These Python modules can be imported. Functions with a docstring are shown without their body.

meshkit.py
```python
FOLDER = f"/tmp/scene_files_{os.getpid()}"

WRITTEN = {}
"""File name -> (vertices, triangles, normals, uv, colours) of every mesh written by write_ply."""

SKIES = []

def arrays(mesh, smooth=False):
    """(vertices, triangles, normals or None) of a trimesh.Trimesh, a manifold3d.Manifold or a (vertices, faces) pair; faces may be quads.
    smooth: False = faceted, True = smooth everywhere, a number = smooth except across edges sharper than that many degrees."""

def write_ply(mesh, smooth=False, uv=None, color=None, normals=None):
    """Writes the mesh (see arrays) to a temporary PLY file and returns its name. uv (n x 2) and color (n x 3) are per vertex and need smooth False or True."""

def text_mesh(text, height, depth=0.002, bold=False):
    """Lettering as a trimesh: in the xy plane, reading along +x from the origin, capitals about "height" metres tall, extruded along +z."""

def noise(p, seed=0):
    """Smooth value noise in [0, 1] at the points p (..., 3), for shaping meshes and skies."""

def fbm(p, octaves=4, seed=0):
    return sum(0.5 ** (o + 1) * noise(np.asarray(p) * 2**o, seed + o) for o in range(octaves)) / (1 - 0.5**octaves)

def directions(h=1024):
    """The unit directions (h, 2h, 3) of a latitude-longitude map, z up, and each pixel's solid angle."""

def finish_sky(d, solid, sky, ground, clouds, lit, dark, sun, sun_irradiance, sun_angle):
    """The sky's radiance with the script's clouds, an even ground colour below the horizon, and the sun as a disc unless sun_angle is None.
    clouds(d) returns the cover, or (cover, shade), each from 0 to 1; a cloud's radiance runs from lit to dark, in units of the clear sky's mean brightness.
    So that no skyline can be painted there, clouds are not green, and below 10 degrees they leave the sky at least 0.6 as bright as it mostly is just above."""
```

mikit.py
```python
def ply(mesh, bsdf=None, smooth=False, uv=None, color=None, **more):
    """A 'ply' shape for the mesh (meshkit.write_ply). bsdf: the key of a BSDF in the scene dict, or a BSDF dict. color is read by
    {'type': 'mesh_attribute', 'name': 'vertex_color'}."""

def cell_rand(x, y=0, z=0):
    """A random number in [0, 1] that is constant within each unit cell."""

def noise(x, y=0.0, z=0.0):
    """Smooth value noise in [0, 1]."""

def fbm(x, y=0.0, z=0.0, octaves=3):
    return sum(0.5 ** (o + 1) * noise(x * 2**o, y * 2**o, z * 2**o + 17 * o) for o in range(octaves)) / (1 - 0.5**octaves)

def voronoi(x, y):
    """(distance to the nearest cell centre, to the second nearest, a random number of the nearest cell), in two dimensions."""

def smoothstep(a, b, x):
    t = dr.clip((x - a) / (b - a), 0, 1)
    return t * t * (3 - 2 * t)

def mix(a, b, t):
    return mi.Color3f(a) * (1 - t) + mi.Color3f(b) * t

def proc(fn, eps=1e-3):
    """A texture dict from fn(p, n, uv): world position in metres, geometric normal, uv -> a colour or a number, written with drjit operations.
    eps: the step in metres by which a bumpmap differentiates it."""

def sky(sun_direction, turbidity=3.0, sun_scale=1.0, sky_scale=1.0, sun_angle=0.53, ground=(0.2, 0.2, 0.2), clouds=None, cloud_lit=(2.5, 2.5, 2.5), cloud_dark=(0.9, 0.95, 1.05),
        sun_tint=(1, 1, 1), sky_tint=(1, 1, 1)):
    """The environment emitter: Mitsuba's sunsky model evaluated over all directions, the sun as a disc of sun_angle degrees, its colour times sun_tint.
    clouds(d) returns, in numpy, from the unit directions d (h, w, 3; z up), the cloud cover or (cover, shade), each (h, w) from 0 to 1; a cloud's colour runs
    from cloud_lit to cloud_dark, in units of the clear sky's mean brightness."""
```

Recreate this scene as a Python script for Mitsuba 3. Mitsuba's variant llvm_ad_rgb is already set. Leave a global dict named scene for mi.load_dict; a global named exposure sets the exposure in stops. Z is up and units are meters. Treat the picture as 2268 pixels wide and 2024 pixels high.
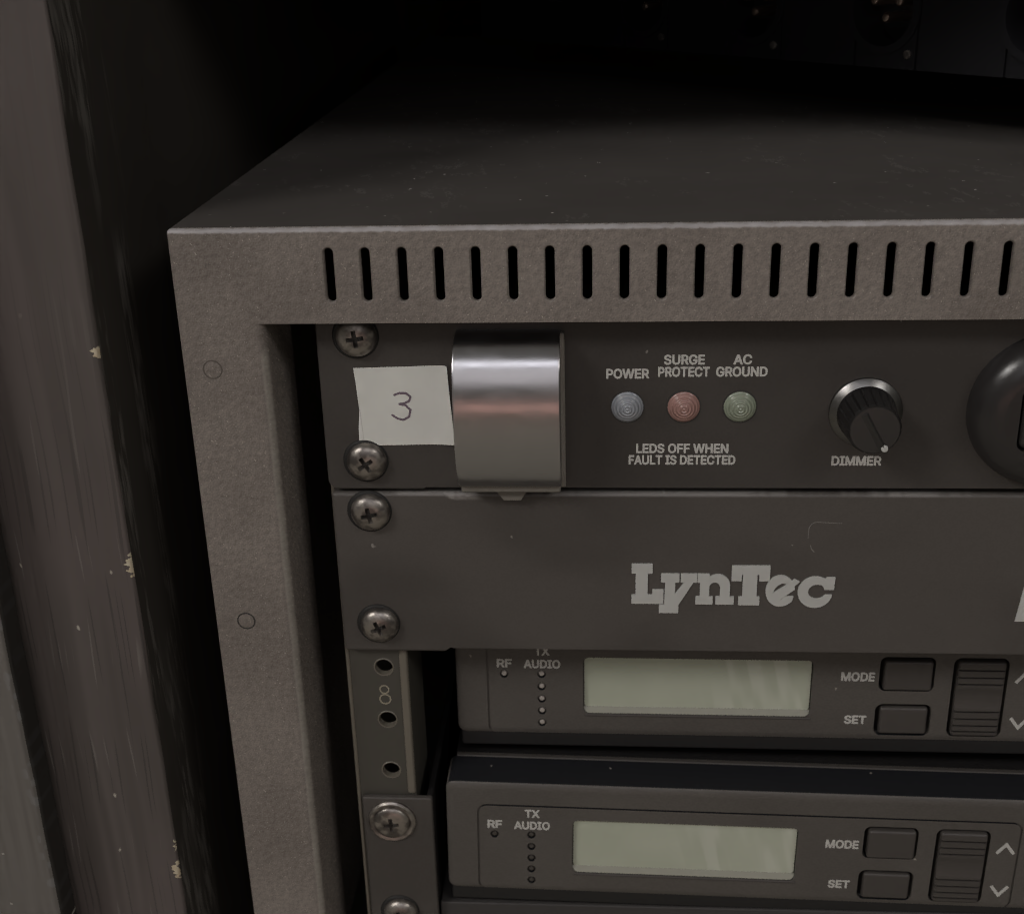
import math
import numpy as np
import trimesh
import manifold3d as m3
import mitsuba as mi
import drjit as dr
import shapely
from shapely.geometry import Polygon, LineString, box as sbox, Point
from shapely.ops import unary_union
from shapely import affinity
import mikit
import meshkit
from mikit import proc, noise, fbm, voronoi, smoothstep, mix, cell_rand

scene, labels = {}, {}
T = mi.ScalarTransform4f

# ------------------------------------------------------------------ camera, light, exposure
CAM = np.array([0.0561, -0.2860, 0.0823])
FWD = np.array([-0.06932, 0.92104, -0.38324])
UP = np.array([-0.00085, 0.38411, 0.92329])
scene['camera'] = {
    'type': 'thinlens', 'fov': 42.906, 'fov_axis': 'x',
    'to_world': T().look_at(origin=CAM.tolist(), target=(CAM + FWD).tolist(), up=UP.tolist()),
    'aperture_radius': 0.0009, 'focus_distance': 0.300, 'near_clip': 0.01, 'far_clip': 20.0}
exposure = 0.98


def lamp(key, center, target, w, h, rgb):
    """a rectangular unseen lamp that faces its target"""
    scene[key] = {'type': 'rectangle',
                  'to_world': T().look_at(origin=list(center), target=list(target), up=[0.01, 0.02, 1]) @ T().scale([w / 2, h / 2, 1]),
                  'bsdf': {'type': 'diffuse', 'reflectance': {'type': 'rgb', 'value': 0.5}},
                  'emitter': {'type': 'area', 'radiance': {'type': 'rgb', 'value': list(rgb)}}}


lamp('unseen_lamp', (-1.75, -1.65, 1.75), (0.05, 0, 0), 0.9, 0.6, (8.3, 8.0, 7.65))  # added key light, set to the left so the hood does not mirror it
lamp('unseen_lamp_001', (1.75, -1.75, 1.70), (0.05, 0, 0), 0.8, 0.6, (4.0, 3.85, 3.7))  # second added key light, weaker, on the right
lamp('unseen_lamp_002', (0.0, -2.0, 1.80), (0.05, 0, 0), 1.5, 0.45, (1.15, 1.15, 1.22))
lamp('unseen_lamp_003', (0.0, -3.0, 1.25), (0.05, 0, 0), 2.2, 1.25, (0.36, 0.345, 0.35))  # added glowing panel, stands for the lit ceiling mirrored in the hood
lamp('added_red_strip', (0.0, -2.4, -0.42), (0.05, 0, 0), 1.6, 0.12, (0.95, 0.50, 0.40))  # added strip that makes the reddish line in the chrome hood
scene['room_light'] = {'type': 'constant', 'radiance': {'type': 'rgb', 'value': [0.050, 0.0475, 0.042]}}
for k, l in (('unseen_lamp', 'bright unseen key lamp added in front of the rack, on its left'),
             ('unseen_lamp_001', 'bright unseen key lamp added in front of the rack, on its right'),
             ('unseen_lamp_002', 'dim ceiling lamp straight in front of the rack'),
             ('unseen_lamp_003', 'large faint glowing panel added in place of the lit ceiling'),
             ('added_red_strip', 'long thin reddish glowing strip added for the line on the chrome hood')):
    labels[k] = {'label': l, 'category': 'lamp'}


# ------------------------------------------------------------------ helpers (millimetres)
def key_for(name, parent=None):
    base = name if parent is None else parent + '__' + name
    k, i = base, 0
    while k in scene or k in labels or any(s.startswith(k + '__') for s in scene):
        i += 1
        k = f'{base}_{i:03d}'
    return k


def thing(name, label, cat, group=None):
    k = key_for(name)
    labels[k] = {'label': label, 'category': cat}
    if group:
        labels[k]['group'] = group
    return k


def tri(m):
    if isinstance(m, m3.Manifold):
        a = m.to_mesh()
        return trimesh.Trimesh(np.array(a.vert_properties[:, :3]), np.array(a.tri_verts), process=False)
    return m


def part(name, mesh, mat, parent, smooth=35, label=None):
    k = key_for(name, parent)
    ms = mesh if isinstance(mesh, list) else [mesh]
    t = trimesh.util.concatenate([tri(x) for x in ms]) if len(ms) > 1 else tri(ms[0])
    scene[k] = mikit.ply((np.asarray(t.vertices) * 1e-3, np.asarray(t.faces)), mat, smooth=smooth)
    if label:
        labels[k] = {'label': label}
    return k


def box(x0, x1, y0, y1, z0, z1):
    return m3.Manifold.cube([x1 - x0, y1 - y0, z1 - z0]).translate([x0, y0, z0])


def rbox(x0, x1, y0, y1, z0, z1, r=1.0, seg=20):
    s = m3.Manifold.sphere(r, seg)
    return m3.Manifold.batch_hull([s.translate([a, b, c]) for a in (x0 + r, x1 - r) for b in (y0 + r, y1 - r) for c in (z0 + r, z1 - r)])


FACE = np.array([[1, 0, 0, 0], [0, 0, -1, 0], [0, 1, 0, 0]], float)   # local z (out of a panel) -> -y, local y -> z


def face(m, x, y, z):
    A = FACE.copy()
    A[:, 3] = [x, y, z]
    if isinstance(m, m3.Manifold):
        return m.transform(A)
    m = m.copy()
    m.apply_transform(np.vstack([A, [0, 0, 0, 1]]))
    return m


def extr(poly, h):
    """extrude a shapely polygon along +z as a manifold"""
    out = []
    for g in getattr(poly, 'geoms', [poly]):
        rings = [np.array(g.exterior.coords)[:-1]] + [np.array(i.coords)[:-1] for i in g.interiors]
        cs = m3.CrossSection(rings, m3.FillRule.EvenOdd)
        out.append(m3.Manifold.extrude(cs, h))
    return m3.Manifold.batch_boolean(out, m3.OpType.Add) if len(out) > 1 else out[0]


def rev(points, seg=64):
    """revolve (radius, height) points about z"""
    return m3.Manifold.revolve(m3.CrossSection([np.array(points, float)], m3.FillRule.NonZero), seg)


def rrect(x0, x1, z0, z1, r):
    return sbox(x0 + r, z0 + r, x1 - r, z1 - r).buffer(r, quad_segs=6)


def lettering(text, x0, x1, base, cap, y, mat, parent, bold=True, depth=0.12, fat=0.075, name='lettering', M=None, label=None):
    t = meshkit.text_mesh(text, cap, 1.0, bold)
    mm = m3.Manifold(m3.Mesh(np.asarray(t.vertices, np.float32), np.asarray(t.faces, np.uint32)))
    if not mm.is_empty():
        mm = m3.Manifold.batch_boolean([mm.translate([a, b, 0]) for a, b in ((0, 0), (fat, 0), (-fat, 0), (0, 0.6 * fat), (0, -0.6 * fat))], m3.OpType.Add)
        t = tri(mm)
    b = t.bounds
    v = t.vertices.copy()
    v[:, 0] = (v[:, 0] - b[0, 0]) / (b[1, 0] - b[0, 0]) * (x1 - x0)
    v[:, 2] = v[:, 2] * (depth + 0.05) - 0.05
    t = trimesh.Trimesh(v, t.faces, process=False)
    t = face(t, x0, y, base)
    if M is not None:
        t.apply_transform(M)
    return part(name, t, mat, parent, smooth=False, label=label)


def rot_y(deg, c):
    return trimesh.transformations.rotation_matrix(math.radians(deg), [0, 1, 0], c)


# ------------------------------------------------------------------ materials
def rgb(*v):
    return {'type': 'rgb', 'value': list(v) if len(v) > 1 else v[0]}


def pr(base, rough, spec=0.5, metal=0.0, **k):
    d = {'type': 'principled', 'base_color': base if isinstance(base, dict) else rgb(*base), 'roughness': rough, 'metallic': metal, **k}
    if not metal:
        d['specular'] = spec
    return {'type': 'twosided', 'bsdf': d}


def bump(inner, fn, scale, eps):
    return {'type': 'bumpmap', 'arbitrary': proc(fn, eps), 'scale': scale, 'bsdf': inner}


def specks(a, b, freq, thresh, seed):
    """sparse small dust specks: 1 inside a speck"""
    f, s, w = voronoi(a * freq + seed + 0.05 * noise(a * 1.1, b * 1.1, seed), b * freq - seed + 0.05 * noise(a * 1.3 + 7, b * 1.3, seed))
    r = (0.45 / freq) ** 0 * 0.45 * freq
    return dr.select(w > thresh, 1 - smoothstep(0.3 * r, r, f), 0.0)


def powder_col(p, n, uv):
    x, y, z = p.x * 1000, p.y * 1000, p.z * 1000
    big = smoothstep(0.25, 0.75, fbm(x * 0.035, y * 0.05, z * 0.035, 3))
    qa, qb = x * 0.8 + z * 0.6 + y * 0.3, z * 0.8 - x * 0.6 + y * 0.5
    fine = noise(qa * 3.2, y, qb * 3.2)
    fine2 = noise(qa * 1.1 + 9, y, qb * 1.1)
    front = mix((0.155, 0.134, 0.120), (0.200, 0.175, 0.157), big) * (0.62 + 0.44 * fine + 0.32 * fine2)
    front = mix(front, (0.50, 0.46, 0.41), smoothstep(0.80, 0.95, noise(qb * 2.9 + 3, y, qa * 2.9)) * 0.5)
    # highlights painted into the colour along the stile's inner bend and the top bend
    bend_glint = (1 - smoothstep(0.35, 0.95, dr.abs(x + 20.0 + 0.16 * (noise(1, 2, z * 0.12) - 0.5)))) * smoothstep(-5, -9, z) * (0.55 + 0.3 * noise(x, 0, z * 0.15 + 3) + 0.3 * noise(x * 2, 4, z * 1.6))
    front = mix(front, (0.36, 0.34, 0.30), bend_glint * 0.5 * smoothstep(-7, -9, y))
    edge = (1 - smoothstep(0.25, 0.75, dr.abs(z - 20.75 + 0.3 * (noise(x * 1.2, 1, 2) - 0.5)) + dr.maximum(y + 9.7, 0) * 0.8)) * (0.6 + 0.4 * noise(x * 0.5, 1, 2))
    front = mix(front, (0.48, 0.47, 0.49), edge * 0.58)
    # same paint on top, darkened for the shade there; smoother, dusty, with scratches
    top = mix((0.060, 0.054, 0.050), (0.080, 0.073, 0.067), fbm(x * 0.03, y * 0.05, 4, 3))
    scr = smoothstep(0.66, 0.8, noise(x * 0.5 + y * 0.1 + 5, y * 0.22, 1)) * smoothstep(0.5, 0.75, fbm(x * 0.06, y * 0.05, 7, 2)) * smoothstep(0.3, 0.7, noise(x * 2, y * 0.8, 3))
    top = mix(top, (0.24, 0.23, 0.22), scr * 0.16)
    top = mix(top, (0.5, 0.48, 0.46), specks(x, y, 0.07, 0.72, 31.0) * 0.8)
    top = mix(top, (0.34, 0.33, 0.31), specks(x, y, 0.12, 0.9, 7.0) * 0.3)
    return dr.select((n.z > 0.9) & (y > -9.0), top, front)


def powder_bump(p, n, uv):
    x, y, z = p.x * 1000, p.y * 1000, p.z * 1000
    return dr.select(n.z > 0.9, 0.08, 1.0) * (noise(x * 1.9 + z * 0.5, y * 1.9, z * 1.9 - x * 0.5) + 0.6 * noise(x * 3.3 + 5, y * 3.3, z * 3.3))


def panel_col(p, n, uv):
    x, z = p.x * 1000, p.z * 1000
    c = mix((0.053, 0.047, 0.0425), (0.074, 0.066, 0.060), smoothstep(0.3, 0.7, fbm(x * 0.022, z * 0.04, 2, 3)))
    c = c * dr.select(z > -44.2, 0.67, 1.0) * (0.94 + 0.12 * noise(x * 3, z * 3, 5))
    c = mix(c, (0.3, 0.28, 0.26), specks(x, z, 0.06, 0.86, 3.0) * 0.6)
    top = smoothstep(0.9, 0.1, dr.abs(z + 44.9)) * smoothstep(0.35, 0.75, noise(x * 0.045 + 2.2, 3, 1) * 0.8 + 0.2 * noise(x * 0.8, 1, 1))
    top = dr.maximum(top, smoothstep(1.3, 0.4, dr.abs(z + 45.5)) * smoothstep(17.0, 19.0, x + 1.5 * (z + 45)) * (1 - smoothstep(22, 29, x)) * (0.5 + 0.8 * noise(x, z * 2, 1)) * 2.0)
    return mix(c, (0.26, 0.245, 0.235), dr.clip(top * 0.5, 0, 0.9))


def wood_col(p, n, uv):
    x, y, z = p.x * 1000, p.y * 1000, p.z * 1000
    g = noise(x * 0.55 + noise(0, 0, z * 0.02) * 1.5, 2, z * 0.012)
    lines = noise(x * 1.7 + noise(1, 0, z * 0.03) * 2, 7, z * 0.025)
    c = mix((0.070, 0.060, 0.0555), (0.096, 0.082, 0.077), g)
    c = mix(c, (0.096, 0.079, 0.0755), smoothstep(0.4, 0.7, fbm(x * 0.05, 1, z * 0.018, 2)) * 0.7)
    low = smoothstep(20, -70, z)
    c = mix(c, (0.034, 0.031, 0.029), smoothstep(0.74, 0.84, lines) * (0.1 + 0.38 * low))
    c = mix(c, (0.15, 0.14, 0.13), smoothstep(0.84, 0.95, noise(x * 1.2 + 40 + noise(2, 0, z * 0.03) * 2, 3, z * 0.035)) * (0.1 + 0.45 * low))
    c = mix(c, (0.40, 0.37, 0.32), specks(x, z * 0.6, 0.10, 0.78, 11.0) * 0.8 * low)
    # bare wood where the paint is chipped off the corner
    for cz, hz, wx in ((-6.5, 1.6, 1.2), (-59.5, 3.9, 1.15), (-152.0, 3.0, 1.0), (-144.0, 1.8, 0.3)):
        d = dr.square((x + 57.4 + 1.8 * (noise(z * 1.7, 2, 3) - 0.5)) / wx) + dr.square((z - cz) / hz) + 0.9 * (noise(x * 2.5, 1, z * 1.5) - 0.5)
        c = mix(c, mix((0.42, 0.33, 0.22), (0.50, 0.46, 0.36), noise(x * 2, y, z * 0.8)), 1 - smoothstep(0.75, 1.0, d))
    # inner side of the cabinet: darker tone, rubbed grey in streaks near the front
    side = mix((0.038, 0.034, 0.030), (0.050, 0.045, 0.039), fbm(y * 0.03, z * 0.03, 1, 3))
    patch = smoothstep(0.42, 0.62, noise(y * 0.10 + 3, z * 0.032, 4))
    streak = smoothstep(0.40, 0.75, fbm(y * 0.42 + z * 0.03, z * 0.075, 2, 3) * 0.7 + noise(y * 1.6 + z * 0.1, z * 0.2, 9) * 0.3) * smoothstep(19, 9, y) * patch
    side = mix(side, (0.13, 0.122, 0.113), streak * 0.85)
    return dr.select((n.x > 0.75) & (y > -11.2), side, c)


def wood_bump(p, n, uv):
    x, y, z = p.x * 1000, p.y * 1000, p.z * 1000
    return noise(x * 1.3 + y * 0.5 + noise(1, 0, z * 0.03) * 2, 7, z * 0.03) + 0.5 * noise(x * 3 + y, 3, z * 0.06)


def board_col(p, n, uv):
    x, y, z = p.x * 1000, p.y * 1000, p.z * 1000
    c = mix((0.108, 0.099, 0.091), (0.148, 0.137, 0.126), noise(x * 0.9, y * 0.4, z * 0.03))
    c = mix(c, (0.2, 0.2, 0.205), smoothstep(0.6, 0.8, noise(x * 0.9, 3, z * 0.35)) * smoothstep(-90.5, -87.5, x) * 0.5)
    c = dr.select(n.x > 0.7, c * 0.2, c)  # right side darkened in the colour, standing for its shadow
    return mix(c, (0.45, 0.43, 0.4), specks(x, z, 0.12, 0.75, 2.0) * 0.7)


def lcd_col(p, n, uv):
    x, z = p.x * 1000, p.z * 1000
    c = mix((0.375, 0.40, 0.315), (0.43, 0.45, 0.365), fbm(x * 0.07, z * 0.12, 3, 2))
    st = smoothstep(0.45, 0.8, noise(x * 0.55 + z * 0.12, z * 0.05, 5)) * smoothstep(80, 95, x + 10 * noise(z * 0.1, 1, 1))
    return mix(c, (0.52, 0.53, 0.46), st * 0.5)


def plastic_col(p, n, uv):
    x, y, z = p.x * 1000, p.y * 1000, p.z * 1000
    c = mix((0.070, 0.063, 0.057), (0.088, 0.080, 0.072), fbm(x * 0.05, y * 0.05, z * 0.05, 2)) * (0.9 + 0.2 * noise(x * 2.5, y * 2.5, z * 2.5))
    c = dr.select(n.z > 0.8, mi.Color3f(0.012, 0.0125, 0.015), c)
    d = specks(x, z + y, 0.07, 0.84, 17.0)
    return mix(c, (0.32, 0.29, 0.26), d * 0.8)


def chrome_rough(p, n, uv):
    x, y, z = p.x * 1000, p.y * 1000, p.z * 1000
    return 0.15 + 0.16 * fbm(x * 0.22, y * 0.3, z * 0.3, 3) + 0.03 * noise(x * 0.05, 1, z * 6)


def screw_col(p, n, uv):
    x, y, z = p.x * 1000, p.y * 1000, p.z * 1000
    k = fbm(x * 0.45, y * 0.45, z * 0.45, 3)
    return mix((0.14, 0.125, 0.116), (0.33, 0.30, 0.272), smoothstep(0.35, 0.65, k))


def paper_col(p, n, uv):
    x, z = p.x * 1000, p.z * 1000
    c = mix((0.58, 0.58, 0.545), (0.64, 0.64, 0.60), fbm(x * 0.12, z * 0.12, 1, 3))
    crease = (1 - smoothstep(0.05, 0.16, dr.abs(x - (0.0 + (z + 33) * -0.06)))) * smoothstep(-20, -24, z)
    return mix(c, (0.42, 0.40, 0.37), crease * 0.55)


scene['floor_cover'] = pr((0.36, 0.34, 0.285), 0.7, 0.3)
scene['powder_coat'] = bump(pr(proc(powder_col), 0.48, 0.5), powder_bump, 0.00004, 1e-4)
scene['panel_paint'] = pr(proc(panel_col), 0.5, 0.45)
scene['wood_paint'] = bump(pr(proc(wood_col), 0.5, 0.4), wood_bump, 0.00010, 2e-4)
scene['board_paint'] = bump(pr(proc(board_col), 0.5, 0.4), wood_bump, 0.00018, 2e-4)
scene['lcd'] = pr(proc(lcd_col), 0.22, 0.5)
scene['lcd_edge'] = pr((0.24, 0.235, 0.19), 0.2, 0.5)
scene['plastic'] = pr(proc(plastic_col), 0.52, 0.45)
scene['button_plastic'] = pr((0.056, 0.050, 0.046), 0.42, 0.45)
scene['chrome'] = pr((0.47, 0.46, 0.475), proc(chrome_rough), metal=1.0)
scene['hood_rim'] = pr((0.15, 0.138, 0.12), 0.4, 0.5)
scene['screw_metal'] = pr(proc(screw_col), 0.36, metal=0.85)
scene['black_washer'] = pr((0.018, 0.017, 0.016), 0.6, 0.3)
scene['recess_black'] = pr((0.03, 0.028, 0.026), 0.5)
scene['rivet_groove'] = pr((0.10, 0.087, 0.077), 0.5)
scene['print_grey'] = pr((0.46, 0.45, 0.425), 0.6, 0.3)
scene['print_white'] = pr((0.45, 0.45, 0.43), 0.55, 0.3)
scene['paper'] = pr(proc(paper_col), 0.75, 0.2)
scene['ink'] = pr((0.15, 0.115, 0.14), 0.7, 0.2)
scene['gloss_black'] = pr((0.014, 0.013, 0.013), 0.2, 0.5)
scene['satin_black'] = pr((0.024, 0.022, 0.022), 0.27, 0.5)
scene['knob_face'] = pr((0.03, 0.028, 0.027), 0.3, 0.5)
scene['knob_ring'] = pr((0.19, 0.185, 0.18), 0.32, metal=1.0)
scene['rail_zinc'] = pr((0.055, 0.051, 0.043), 0.42, 0.6)
scene['rail_edge'] = pr((0.14, 0.124, 0.10), 0.45, 0.5)
scene['yellow_print'] = pr((0.27, 0.24, 0.185), 0.6, 0.3)
scene['dark_inside'] = pr((0.012, 0.011, 0.011), 0.7, 0.2)
scene['lens_blue'] = pr((0.225, 0.24, 0.265), 0.08, 0.8, clearcoat=1.0)
scene['lens_red'] = pr((0.28, 0.155, 0.135), 0.08, 0.8, clearcoat=1.0)
scene['lens_green'] = pr((0.215, 0.245, 0.185), 0.08, 0.8, clearcoat=1.0)
scene['led_clear'] = pr((0.34, 0.31, 0.28), 0.25, 0.5)
scene['led_dark'] = pr((0.05, 0.045, 0.04), 0.25, 0.5)
scene['pin_metal'] = pr((0.85, 0.66, 0.55), 0.35, metal=1.0)
scene['connector_black'] = pr((0.008, 0.008, 0.010), 0.4, 0.5)
scene['scratch_grey'] = pr((0.15, 0.14, 0.13), 0.6)
scene['chin_black'] = pr((0.017, 0.0165, 0.0165), 0.5, 0.3)
scene['shelf_black'] = pr((0.045, 0.042, 0.041), 0.6, 0.4)


# ------------------------------------------------------------------ wooden cabinet round the case
cab = thing('wooden_cabinet', 'dark painted wooden cabinet side with a chipped front corner, left of the metal equipment case', 'cabinet')


def wobble(mesh, amp, seed):
    t = tri(mesh)
    v = t.vertices.copy()
    v += (np.stack([meshkit.fbm(v * [0.05, 0.05, 0.05] + k * 31, 3, seed + k) for k in range(3)], 1) - 0.5) * amp
    return trimesh.Trimesh(v, t.faces, process=False)


post = rbox(-150, -57.3, -12, 40, -900, 180, 0.9, 12).refine_to_length(9)
part('corner_post', wobble(post, 0.9, 3), 'wood_paint', cab, 40)
part('side_panel', box(-76, -57.8, 40.0, 520, -900, 180), 'wood_paint', cab, False)
part('back_panel', box(-57.0, 560, 500, 518, -900, 180), 'dark_inside', cab, False)
part('shelf', rbox(-57.0, 560, 14, 499, 116, 134, 1.0, 8), 'wood_paint', cab, 40)  # unseen shelf, added to shade the case top towards the back
part('floor_panel', box(-57.0, 560, -12, 499, -900, -882), 'wood_paint', cab, False)

scene['floor'] = mikit.ply((np.array([[-3, -4, -0.901], [3, -4, -0.901], [3, 0.8, -0.901], [-3, 0.8, -0.901]]), np.array([[0, 1, 2], [0, 2, 3]])), 'floor_cover')
labels['floor'] = {'label': 'dull olive floor under the wooden cabinet', 'category': 'floor', 'kind': 'structure'}

brd = thing('wooden_board', 'grey painted wooden board edge in the lower left corner, in front of the cabinet corner', 'board')
part('plank', wobble(rbox(-170, -86.9, -22, -12.6, -900, 100, 2.0, 16).refine_to_length(7), 0.9, 8), 'board_paint', brd, 40)

# ------------------------------------------------------------------ equipment case (steel rack box)
case = thing('equipment_case', 'dark grey brown steel rack case with a row of vertical vent slots along its front', 'rack case')
X0, X1, Y0, Y1, Z0, Z1 = -38.95, 502.0, -10.7, 465.0, -260.0, 21.2
shell = rbox(X0, X1, Y0, Y1, Z0, Z1, 1.1, 28)
shell -= box(X0 + 1.6, X1 - 1.6, Y0 + 1.6, Y1 - 1.6, Z0 + 1.6, Z1 - 1.6)
shell -= box(-23.0, 486.0, -30, 0, -240, -0.25)
# stile with a rounded inner bend and a flange that runs back


def stile(sign, xin):
    pts = [(xin - 8 * sign, -9.9)]
    R = 1.6
    cx, cy = xin - (0.8 + R) * sign, -9.9 + R
    for a in np.linspace(-90, 0, 10):
        pts.append((cx + sign * R * math.cos(math.radians(a)), cy + R * math.sin(math.radians(a))))
    pts.append((xin - 0.8 * sign, 13.0))
    return extr(LineString(pts).buffer(0.8, cap_style='flat', quad_segs=6), 240.0).translate([0, 0, -240.2])


shell += stile(1, -19.2)
shell += stile(-1, 482.4)
slots = []
for i in range(58):
    x = -3.5 + 8.04 * i
    slots.append(face(extr(rrect(x - 1.05, x + 1.05, 4.6, 16.7, 1.04), 6.0), 0, -6.5, 0))
    slots.append(m3.Manifold.batch_hull([face(extr(rrect(x - 1.05 - g, x + 1.05 + g, 4.6 - g, 16.7 + g, 1.03 + g), 0.02), 0, yy, 0) for g, yy in ((0.3, -10.69), (0.0, -10.35))]))
shell -= m3.Manifold.batch_boolean(slots, m3.OpType.Add)
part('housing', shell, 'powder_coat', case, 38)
for (x, z) in ((-32.1, -10.9), (-31.2, -75.9)):       # painted-over rivets: a low disc with a ring groove round it
    part('rivet_head', face(rev([(0, -0.1), (1.95, -0.1), (1.9, 0.06), (1.5, 0.16), (0, 0.2)], 40), x, -10.7, z), 'powder_coat', case, 40)
    ring = rev([(1.95, -0.02), (2.02, 0.10), (2.25, 0.10), (2.32, -0.02)], 40)
    part('rivet', face(ring, x, -10.7, z), 'rivet_groove' if z > -20 else 'recess_black', case, 40)
part('dent', face(rev([(0, -0.1), (0.5, -0.1), (0.45, 0.03), (0, 0.03)], 10), -31.4, -10.7, -12.6), 'recess_black', case, 40)

# rack rail with threaded holes
hole_z = [-6.35, -22.22, -38.1]
rail = box(-9.6, 6.4, 0.0, 2.2, -255, -1) + box(4.3, 6.4, 0.0, 22.0, -255, -1)
holes = [face(m3.Manifold.cylinder(12, 2.45, circular_segments=40), 0, 6, z0 - 44.45 * u) for u in range(6) for z0 in hole_z]
allh = m3.Manifold.batch_boolean(holes, m3.OpType.Add)
rk = part('rack_rail', rail - allh, 'rail_zinc', case, 35, label='rack rail with threaded holes and a small painted number eight')
lip = rbox(4.15, 6.3, -0.85, 1.0, -134.0, -86.5, 0.6, 12)
part('raised_edge', lip, 'rail_edge', rk, 40)
part('raised_edge', rbox(-9.7, -8.7, -0.5, 1.0, -250, -1.5, 0.4, 12), 'rail_edge', rk, 40)
for u in (2,):
    for z0 in hole_z:                                   # thread lips round the empty holes
        r = rev([(2.3, -2.0), (2.3, 0.10), (2.5, 0.16), (2.75, -0.1), (2.75, -1.0)], 40)
        part('hole_rim', face(r, 0, 0, z0 - 44.45 * u), 'rail_edge', rk, 40)
eight = unary_union([Point(0, 1.55).buffer(1.32, quad_segs=12).difference(Point(0, 1.55).buffer(0.98, quad_segs=12)),
                     Point(0.06, -1.35).buffer(1.58, quad_segs=12).difference(Point(0.06, -1.35).buffer(1.22, quad_segs=12))])
part('number', face(extr(eight, 0.12), -0.3, 0.03, -103.5), 'yellow_print', rk, False, label='outlined number eight')


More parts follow.
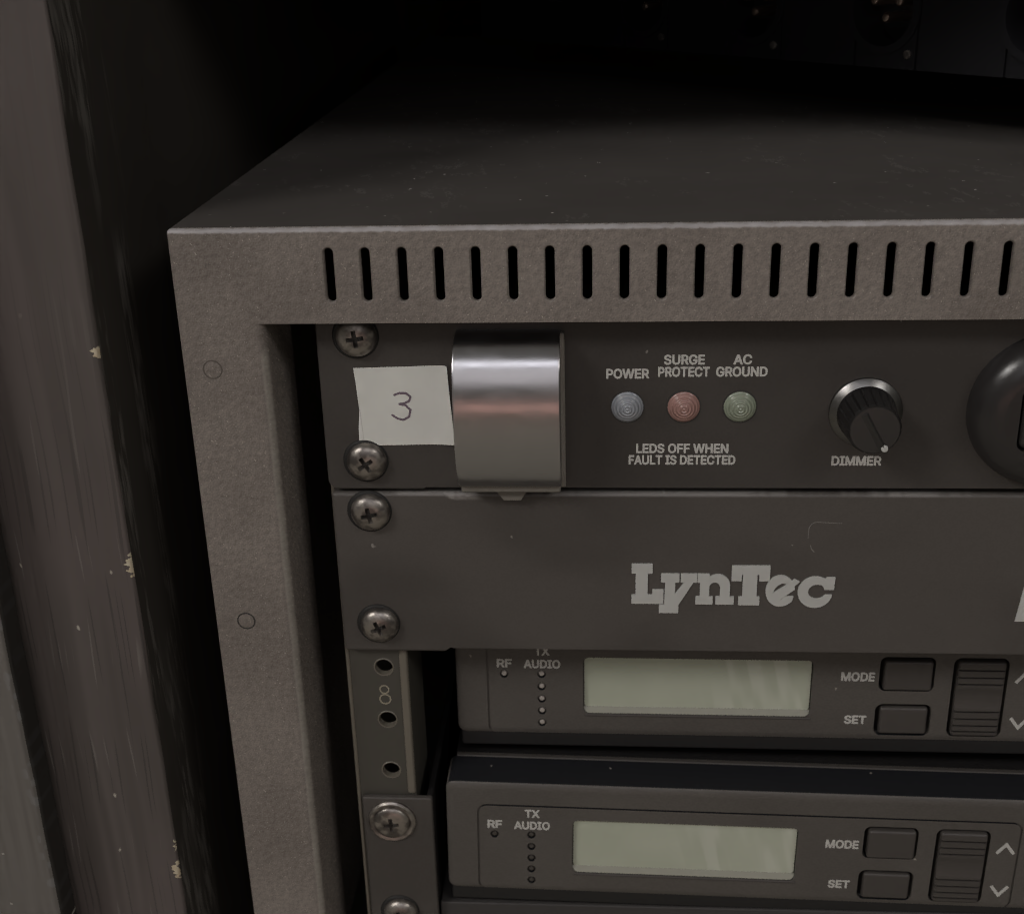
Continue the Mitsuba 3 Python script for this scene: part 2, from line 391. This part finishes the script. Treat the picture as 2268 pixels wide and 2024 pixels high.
# ------------------------------------------------------------------ screws
def screw(parent, x, y, z, deg, head=4.75, h=3.3, flange=0.0):
    prof = [(0, 0), (head, 0), (head, 0.9)]
    for a in np.linspace(12, 90, 12):
        prof.append((head * math.cos(math.radians(a)) ** 0.8, 0.9 + (h - 0.9) * math.sin(math.radians(a))))
    prof[-1] = (0, h)
    s = rev(prof, 56)
    if flange:
        s += rev([(0, 0), (flange, 0), (flange, 0.6), (flange - 0.5, 1.0), (flange - 1.2, 0.85), (head, 0.7), (0, 0.7)], 56)
    for k in (0, 90):
        q = [[sx * a / 2, sy * b / 2, zz] for a, b, zz in ((4.7, 1.15, h + 0.5), (2.0, 0.7, h - 2.3)) for sx in (-1, 1) for sy in (-1, 1)]
        s -= m3.Manifold.hull_points(q).rotate([0, 0, k])
    sk = part('screw', face(s.rotate([0, 0, deg]), x, y, z), 'screw_metal', parent, 38)
    cross = box(-2.0, 2.0, -0.52, 0.52, h - 2.28, h - 1.5) + box(-0.52, 0.52, -2.0, 2.0, h - 2.28, h - 1.5)
    part('recess', face(cross.rotate([0, 0, deg]), x, y, z), 'recess_black', sk, 30)
    if not flange:
        w = rev([(3.5, 0.0), (5.45, 0.0), (5.35, 0.35), (4.9, 0.75), (3.5, 0.8)], 48)
        part('washer', face(w, x - 0.35, y, z - 0.1), 'black_washer', sk, 40)


# ------------------------------------------------------------------ power conditioner (top unit)
pc = thing('power_conditioner', 'black power conditioner with a chrome lamp hood, indicator lights and dimmer knob, topmost unit', 'power conditioner')
pl = rbox(-9.6, 473, -3.0, 1.2, -43.9, 0.4, 0.45, 12)
pl -= box(13.6, 450, -8, 5, -50, -43.3)
pl -= box(-20, 500, -0.25, 9, -60, 9)
corner = box(-20, -6.6, -8, 5, -60, -40.9) - face(m3.Manifold.cylinder(20, 3, circular_segments=32), -6.6, 10, -40.9)
part('faceplate', pl - corner, 'panel_paint', pc, 35)
part('chassis', box(12, 452, 2.4, 300, -43.0, -0.6), 'dark_inside', pc, False)
screw(pc, 0.0, -3.0, -5.4, 8)
screw(pc, 0.3, -3.0, -36.3, 33)

# chrome lamp hood: a half-round shell
prof = []
for a in np.linspace(96, -58, 60):
    r = math.radians(a)
    prof.append((-3.2 - 12.6 * abs(math.cos(r)) ** (0.7 if a > 0 else 0.95), -21.6 + (17.4 if a > 0 else 21.3) * math.sin(r)))
prof = [p for p in prof if p[0] <= -3.2 + 1e-6]
yb, zb = prof[-1]
poly = Polygon([(-2.9, prof[0][1])] + prof + [(yb + 0.9, zb - 0.7), (-2.9, zb - 0.7)])


def extrude_x(poly, x0, x1):
    m = extr(poly, x1 - x0)                                # polygon (y, z) extruded along x
    return m.transform(np.array([[0, 0, 1, x0], [1, 0, 0, 0], [0, 1, 0, 0]], float))


inner = affinity.scale(poly, 0.985, 0.985)
hd = m3.Manifold.batch_hull([extrude_x(poly, 23.2, 46.1), extrude_x(inner, 22.75, 46.55)])
hood = part('lamp_hood', hd, 'chrome', pc, 28, label='half round polished chrome lamp hood')
part('base_plate', rbox(22.9, 47.5, -4.6, -2.6, -42.6, -4.6, 0.4, 12), 'hood_rim', hood, 40)
part('bottom_lip', rbox(23.1, 46.4, -8.4, -3.2, -42.3, -38.6, 0.5, 12), 'hood_rim', hood, 40)
tab = Polygon([(30.4, -41.6), (39.0, -41.6), (38.2, -43.2), (36.8, -45.3), (32.8, -45.3), (31.3, -43.3)])
part('tab', face(extr(tab, 1.1), 0, -4.9, 0), 'hood_rim', hood, False)

# indicator lights with ringed lenses
lens_prof = [(0, -1.0), (3.75, -1.0), (3.75, 0.15), (3.45, 0.35)]
for i in range(1, 90):
    r = 3.4 * (1 - i / 90)
    lens_prof.append((r, 0.3 + 1.9 * (1 - (r / 3.45) ** 2) + 0.11 * math.cos(r * 2 * math.pi / 0.78)))
lens_prof.append((0, 2.25))
for (x, mat, lab) in ((61.8, 'lens_blue', 'pale bluish indicator light under the word power'),
                      (74.7, 'lens_red', 'reddish indicator light in the middle of the three'),
                      (87.5, 'lens_green', 'greenish indicator light, right of the three')):
    il = part('indicator_light', face(rev(lens_prof, 56), x, -3.0, -22.9), mat, pc, True, label=lab)
    part('rim', face(rev([(3.7, -0.3), (4.05, -0.3), (4.0, 0.2), (3.7, 0.25)], 56), x, -3.0, -22.9), 'recess_black', il, 40)
for t, x0, x1, b in (('POWER', 56.9, 66.7, -15.9), ('SURGE', 70.0, 79.2, -12.6), ('PROTECT', 68.7, 80.4, -15.5), ('AC', 85.6, 89.8, -12.6), ('GROUND', 81.8, 93.4, -15.5),
                     ('LEDS OFF WHEN', 63.9, 85.3, -34.3), ('FAULT IS DETECTED', 62.2, 87.0, -37.2), ('DIMMER', 109.1, 120.5, -37.4)):
    lettering(t, x0, x1, b, 2.15, -3.0, 'print_grey', pc)

# dimmer knob
kx, kz = 115.9, -24.2
kb = rev([(0, -0.5), (7.9, -0.5), (7.9, 0.3), (6.75, 0.5), (6.7, 2.0), (6.5, 4.0), (5.9, 11.0), (5.5, 11.5), (0, 11.6)], 144)
for i in range(20):
    a = math.radians(18 * i)
    kb -= m3.Manifold.hull_points([[(rr + d) * math.cos(a) - t * math.sin(a), (rr + d) * math.sin(a) + t * math.cos(a), h] for rr, h in ((6.55, 2.6), (5.75, 12.5)) for d, t in ((-0.28, 0), (0.5, -0.75), (0.5, 0.75))])
kn = part('dimmer_knob', face(kb, kx, -3.0, kz), 'gloss_black', pc, 30)
part('ring', face(rev([(6.6, -0.4), (8.25, -0.4), (8.3, 0.5), (8.2, 0.75), (6.75, 1.75), (6.6, 1.75)], 72), kx, -3.0, kz), 'knob_ring', kn, 40)
cap = rev([(0, 11.4), (5.45, 11.4), (5.3, 11.75), (0, 11.95)], 64)
part('cap', face(cap, kx, -3.0, kz), 'knob_face', kn, 30)
ptr = m3.Manifold.hull_points([[-4.6, -1.5, 11.6], [-4.6, 0.5, 11.7], [-4.6, 0, 12.7], [4.9, -1.5, 11.6], [4.9, 0.5, 11.7], [4.9, 0, 12.9]]).rotate([0, 0, -61])
part('pointer', face(ptr, kx, -3.0, kz), 'knob_face', kn, False)
dot = rev([(0, 0), (0.8, 0), (0.7, 0.4), (0, 0.5)], 20).translate([4.6, 0, 12.4]).rotate([0, 0, -61])
part('pointer_tip', face(dot, kx, -3.0, kz), 'print_white', kn, 40, label='small white pointer tip')

# round switch bezel at the right edge
bz = [(0, -0.5), (18.2, -0.5), (18.2, 0.4)]
for a in np.linspace(6, 84, 20):
    bz.append((10.6 + 7.6 * math.cos(math.radians(a)), 0.4 + 6.6 * math.sin(math.radians(a))))
bz += [(0, 7.2)]
sb = rev(bz, 96) - extr(rrect(-8.4, 8.4, -7.6, 7.6, 2.2), 9).translate([0, 0, 3.5])
sw = part('switch_bezel', face(sb, 156.6, -3.0, -23.6), 'satin_black', pc, 40, label='round black bezel round a rocker switch')
part('rocker', rbox(148.7, 164.5, -10.9, -5.6, -30.7, -16.5, 1.8, 16), 'satin_black', sw, 40)

# ------------------------------------------------------------------ paper sticker with a handwritten 3
st = thing('paper_sticker', 'white paper sticker with a handwritten 3, stuck beside the chrome lamp hood', 'sticker')
outline = np.array([(-1.4, -13.2), (8, -12.95), (19.4, -12.55), (20.4, -12.75), (20.9, -22), (21.6, -31.8), (21.3, -32.1), (10, -32.25), (-1.3, -32.5), (-1.15, -28), (-0.7, -23.4), (-1.0, -18)])
sp = Polygon(outline).segmentize(1.0)
t = tri(extr(sp, 0.18).refine_to_length(1.2))
v = t.vertices.copy()
v[:, 2] += 0.9 * np.clip((v[:, 0] - 16) / 6, 0, 1) ** 2 + 0.25 * meshkit.fbm(v * 0.15, 2, 4)     # right edge lifts a little
pp = face(trimesh.Trimesh(v, t.faces, process=False), 0, -3.03, 0)
part('paper', pp, 'paper', st, 30)
three = LineString([(7.5, -19.9), (8.6, -19.35), (10.2, -19.2), (11.3, -20.0), (11.0, -21.1), (9.9, -21.75), (8.8, -22.05), (10.3, -22.2), (11.5, -23.2), (11.3, -24.9), (10.0, -25.9), (8.5, -25.65), (7.3, -24.95)])
three = LineString(np.array([np.array(three.interpolate(s, True).coords[0]) for s in np.linspace(0, 1, 80)]))
part('handwritten_digit', face(extr(affinity.rotate(three, -7).buffer(0.25, quad_segs=4), 0.2), 0, -3.28, 0), 'ink', st, False, label='handwritten digit 3 in dark pen')

# ------------------------------------------------------------------ control panel (second unit)
cp = thing('control_panel', 'plain black rack panel with large light grey lettering, second unit from the top', 'rack panel')
pl = rbox(-9.1, 473, -3.2, 6.0, -88.75, -44.75, 1.0, 20)
pl -= box(17.6, 450, -8, 9, -95, -87.45)
pl -= face(extr(Polygon([(16.2, -90), (16.2, -88.6), (17.9, -87.3), (18.5, -87.3), (18.5, -90)]), 20), 0, 9, 0)
pl -= box(-20, 500, -0.3, 9, -100, -47.0)
part('faceplate', pl, 'panel_paint', cp, 35)
part('chassis', box(20, 450, 6.5, 300, -86.9, -46.0), 'dark_inside', cp, False)
screw(cp, 0.3, -3.2, -49.4, 12)
screw(cp, 0.5, -3.2, -80.4, 24)


def ell(cx, cy, rx, ry):
    return affinity.scale(Point(cx, cy).buffer(1, quad_segs=16), rx, ry)


def bx_(x0, y0, x1, y1):
    return sbox(min(x0, x1), min(y0, y1), max(x0, x1), max(y0, y1))


L_ = Polygon([(110, 107), (210, 107), (210, 150), (187, 150), (187, 256), (213, 256), (213, 230), (265, 230), (265, 297), (110, 297), (110, 257), (130, 257), (130, 150), (110, 150)])
y_ = unary_union([bx_(255, 153, 342, 192), Polygon([(276, 190), (322, 190), (322, 252), (318, 262), (300, 310), (272, 310)]), Polygon([(352, 153), (428, 153), (428, 192), (411, 192), (336, 309), (296, 309), (318, 258), (371, 192), (352, 192)]),
                  bx_(247, 303, 340, 342)])
n_ = unary_union([bx_(434, 153, 490, 192), bx_(447, 153, 490, 270), bx_(427, 262, 508, 298), bx_(525, 262, 612, 298), bx_(546, 205, 591, 270),
                  ell(531, 208, 60, 54).intersection(bx_(470, 140, 600, 210)).difference(ell(517, 222, 29, 32))])
T_ = unary_union([bx_(600, 112, 783, 152), bx_(600, 112, 646, 183), bx_(735, 112, 783, 183), bx_(655, 150, 722, 270), bx_(637, 262, 737, 300)])
e_ = ell(838, 231, 70, 74).union(Polygon([(800, 262), (905, 175), (928, 186), (845, 258)]))
e_ = e_.difference(Polygon([(803, 243), (808, 222), (824, 203), (846, 192), (866, 196), (868, 204)])).difference(Polygon([(838, 272), (905, 224), (925, 236), (925, 258), (862, 258), (842, 276)]))
e_ = e_.union(Polygon([(872, 258), (902, 258), (895, 285), (872, 300), (850, 285)]).intersection(ell(838, 231, 76, 74)))
c_ = ell(1008, 236, 83, 74).difference(ell(1017, 233, 45, 36)).difference(bx_(1030, 221, 1120, 250)).union(Polygon([(1040, 192), (1062, 165), (1100, 165), (1097, 222), (1052, 222)]))
for nm, g in (('L', L_), ('y', y_), ('n', n_), ('T', T_), ('e', e_), ('c', c_)):
    g = affinity.translate(affinity.scale(g.buffer(1.5, quad_segs=2), 48.7 / 990, -10.7 / 190, origin=(0, 0)), 63.25 - 110 * 48.7 / 990, -74.0 + 297 * 10.7 / 190)
    part('letter', face(extr(g, 0.5), 0, -3.15, 0), 'print_white', cp, False)
mark = Polygon([(157.3, -63.0), (172, -63.0), (170, -78.2), (155.5, -78.2)])
part('white_mark', face(extr(mark, 0.3), 0, -3.15, 0), 'print_white', cp, False, label='white slanted printed mark at the right')


def curve_tube(pts, r, y):
    ls = LineString(pts)
    g = np.array([ls.interpolate(s, True).coords[0] for s in np.linspace(0, 1, 24)])
    return face(extr(LineString(g).buffer(r, quad_segs=3), 0.05), 0, y, 0)


part('scratch', [curve_tube([(104.9, -56.2), (105.0, -53.4), (105.6, -52.4), (106.6, -52.0), (112.6, -52.3)], 0.09, -3.19),
                 curve_tube([(105.6, -58.2), (105.9, -59.1), (106.6, -59.9)], 0.13, -3.19)], 'scratch_grey', cp, False)

# ------------------------------------------------------------------ wireless receivers
GROUP = 'wireless receivers in the rack'


def receiver(left, top, yf, tilt, label, lit):
    k = thing('wireless_receiver', label, 'receiver', GROUP)
    M = rot_y(tilt, [left, yf, top])
    W, H, D = 206.0, 40.0, 13.0
    Mm = M[:3, :].copy()

    def P(name, m, mat, parent=k, smooth=35, label=None):
        if isinstance(m, m3.Manifold):
            m = m.transform(Mm)
        return part(name, m, mat, parent, smooth, label)

    def hole(u0, u1, v0, v1, r, d):
        return face(extr(rrect(left + u0, left + u1, top - v1, top - v0, r), d + 5), 0, yf + d, 0)

    s = m3.Manifold.sphere(1.0, 24).scale([2.4, 1.0, 2.4])
    pts = [(u, y, v) for u in (2.4, W - 2.4) for (y, v) in ((1.0, 2.4), (1.0, 33.0), (1.5, 33.35), (D - 1.0, 2.4), (D - 1.0, 33.35))]
    bez = m3.Manifold.batch_hull([s.translate([left + u, yf + y, top - v]) for u, y, v in pts])
    g = rrect(8.6, 151.9, -35.1, -6.9, 2.4)
    groove = g.buffer(0.28).difference(g.buffer(-0.28))
    bez -= face(extr(affinity.translate(groove, left, top), 5), 0, yf + 0.55, 0)
    bez -= hole(34.1, 94.3, 11.1, 28.4, 1.6, 2.4)
    bez -= hole(111.4, 125.6, 9.6, 19.9, 1.8, 6) + hole(111.2, 125.8, 23.9, 33.7, 2.0, 6) + hole(130.2, 144.3, 9.6, 33.6, 2.0, 6)
    lights = [(13.0, 16.5)] + [(23.0, v) for v in (16.4, 20.25, 24.1, 27.85, 31.6)]
    for u, v in lights:
        bez -= face(m3.Manifold.cylinder(6, 1.18, circular_segments=28), left + u, yf + 1.0, top - v)
    P('bezel', bez, 'plastic')
    P('chin', rbox(left + 0.7, left + W - 0.7, yf + 1.1, yf + D - 0.4, top - 40.0, top - 33.0, 0.8, 14), 'chin_black')
    P('rear_lip', rbox(left + 1.8, left + W - 1.8, yf + D - 1.2, yf + D + 0.5, top - 1.5, top + 0.35, 0.3, 10), 'button_plastic')
    P('cabinet', box(left + 1.5, left + W - 1.5, yf + D, yf + 200, top - H + 0.6, top - 0.9), 'dark_inside', smooth=False)
    lc = P('display', face(extr(rrect(left + 34.35, left + 94.05, top - 27.3, top - 11.35, 1.4), 0.9), 0, yf + 2.1, 0), 'lcd', smooth=False, label='grey green blank display')
    low = m3.Manifold.hull_points([[left + u, yf + y, top - v] for u in (34.2, 94.2) for y, v in ((1.15, 26.9), (0.15, 28.35), (2.0, 28.35), (2.0, 26.9))])
    low = low ^ hole(34.15, 94.25, 11.1, 28.35, 1.6, 2.3)
    P('ledge', rbox(left + 34.4, left + 94.6, yf - 0.3, yf + 0.8, top - 29.3, top - 28.55, 0.3, 10), 'button_plastic', lc)
    P('bottom_edge', low, 'lcd_edge', lc, False)

    def btn(u0, u1, v0, v1, r, proud):
        x0, x1, z0, z1 = left + u0, left + u1, top - v1, top - v0
        return rbox(x0, x1, yf - proud, yf + 5.8, z0, z1, r, 16)

    P('button', btn(112.5, 124.9, 10.5, 19.4, 0.75, 0.9), 'button_plastic')
    P('button', btn(112.5, 124.9, 25.0, 33.2, 0.75, 0.3), 'button_plastic')
    rk = btn(131.2, 143.4, 10.3, 33.1, 0.8, 1.0)
    for v in (12.8, 15.0, 17.0, 25.4, 27.6, 29.7, 31.5):
        rk -= box(left + 130, left + 145, yf - 3, yf - 0.25, top - v - 0.25, top - v + 0.25)
    rk -= face(m3.Manifold.cylinder(60, 9.0, circular_segments=64).rotate([0, 90, 0]).translate([-30, 0, 0]), left + 137, yf - 9.4, top - 21.3)
    P('rocker_button', rk, 'button_plastic')
    for i, (u, v) in enumerate(lights):
        P('signal_light', face(rev([(0, -2), (0.85, -2), (0.85, 0.2), (0.6, 0.6), (0, 0.75)], 24), left + u, yf + 0.75, top - v), 'led_clear' if lit else 'led_dark', smooth=40)
    for t, u0, u1, v, cap in (('RF', 11.1, 15.1, 14.3, 2.35), ('TX', 21.2, 25.2, 10.5, 2.3), ('AUDIO', 18.3, 28.0, 14.4, 2.35), ('MODE', 101.6, 110.3, 16.9, 2.45), ('SET', 103.3, 109.1, 30.1, 2.35)):
        lettering(t, left + u0, left + u1, top - v, cap, yf, 'print_grey', k, M=M)
    for up, v0 in ((1, 16.8), (-1, 27.6)):
        a = LineString([(left + 146.4, top - v0), (left + 148.6, top - v0 + 3.0 * up), (left + 150.8, top - v0)])
        a = a.buffer(0.42, cap_style='flat', join_style='mitre')
        t = tri(face(extr(a, 0.15), 0, yf + 0.03, 0).transform(Mm))
        part('arrow_mark', t, 'print_grey', k, False)
    return k


receiver(17.0, -87.8, 12.0, 0.2, 'upper wireless receiver, partly covered by the lettered panel, its row of small lights pale', True)
receiver(14.3, -130.6, 0.0, 1.1, 'lower wireless receiver with its whole front in view, its small lights dark', False)

# ------------------------------------------------------------------ bracket and shelf at the bottom
br = thing('rack_bracket', 'black rack mounting bracket with two screws at the lower left, beside the lower receiver', 'bracket')
part('plate', rbox(-8.1, 10.7, -2.0, -0.2, -178.6, -134.6, 0.5, 16), 'panel_paint', br, 38)
part('side_flange', rbox(9.0, 10.6, -1.0, 150, -178.4, -135.0, 0.4, 10), 'dark_inside', br, 38)
screw(br, -0.4, -2.0, -142.0, 5, head=4.9, h=2.2, flange=6.4)
screw(br, 0.3, -2.0, -172.6, 15)

sh = thing('rack_shelf', 'black steel rack shelf just under the lower receiver at the bottom edge', 'shelf')
part('tray', rbox(11.0, 470, 2.0, 220, -173.6, -171.9, 0.4, 10), 'shelf_black', sh, 38)
part('front_lip', rbox(11.0, 470, 0.4, 2.0, -188, -171.5, 0.4, 10), 'shelf_black', sh, 38)

# ------------------------------------------------------------------ connector box fixed at an angle under the added cabinet shelf, above the case
cb = thing('connector_box', 'black box with recessed three pin sockets, set at an angle above the case, back right', 'connector box')
ca, sa = math.cos(math.radians(-47.2)), math.sin(math.radians(-47.2))
ORIG = np.array([69.7, 184.7, 0.0])          # the leftmost visible socket, on the box's front
BM = np.array([[ca, -sa, 0, ORIG[0]], [sa, ca, 0, ORIG[1]], [0, 0, 1, 0]])   # local x along the front, local y into the box


def bput(m):
    return m.transform(BM)


body = box(-90, 205, 0, 90, 38.8, 115.9)
for i in range(-1, 4):
    body -= face(m3.Manifold.cylinder(13, 11, circular_segments=48), 49.05 * i, 12, 55.0)
for u in (12.0, 40.0):
    for i in range(-1, 4):
        body -= box(49.05 * i + u - 0.5, 49.05 * i + u + 0.5, -1, 0.9, 30, 120)
part('enclosure', bput(body), 'connector_black', cb, 30)
for i in range(0, 4):
    c = 49.05 * i
    sk = part('socket', bput(face(rev([(10.2, -11.9), (10.9, -11.9), (10.9, 0.2), (12.4, 0.2), (12.4, 1.0), (10.2, 1.0)], 48), c, 0, 55.0)), 'connector_black', cb, 35)
    for (a, b) in ((-4.2, 2.1), (4.2, 2.1), (0, -2.5)):
        pin = rev([(0, -11.9), (1.45, -11.9), (1.45, -0.8), (1.0, -0.1), (0, 0.1)], 20)
        part('pin', bput(face(pin, c + a, 0.4, 55.0 + b)), 'pin_metal', sk, 40)
    for u in (9.0,):
        part('face_screw', bput(face(rev([(0, -0.5), (1.3, -0.5), (1.2, 0.5), (0, 0.8)], 20), c + u, 0, 43.0)), 'screw_metal', cb, 40)
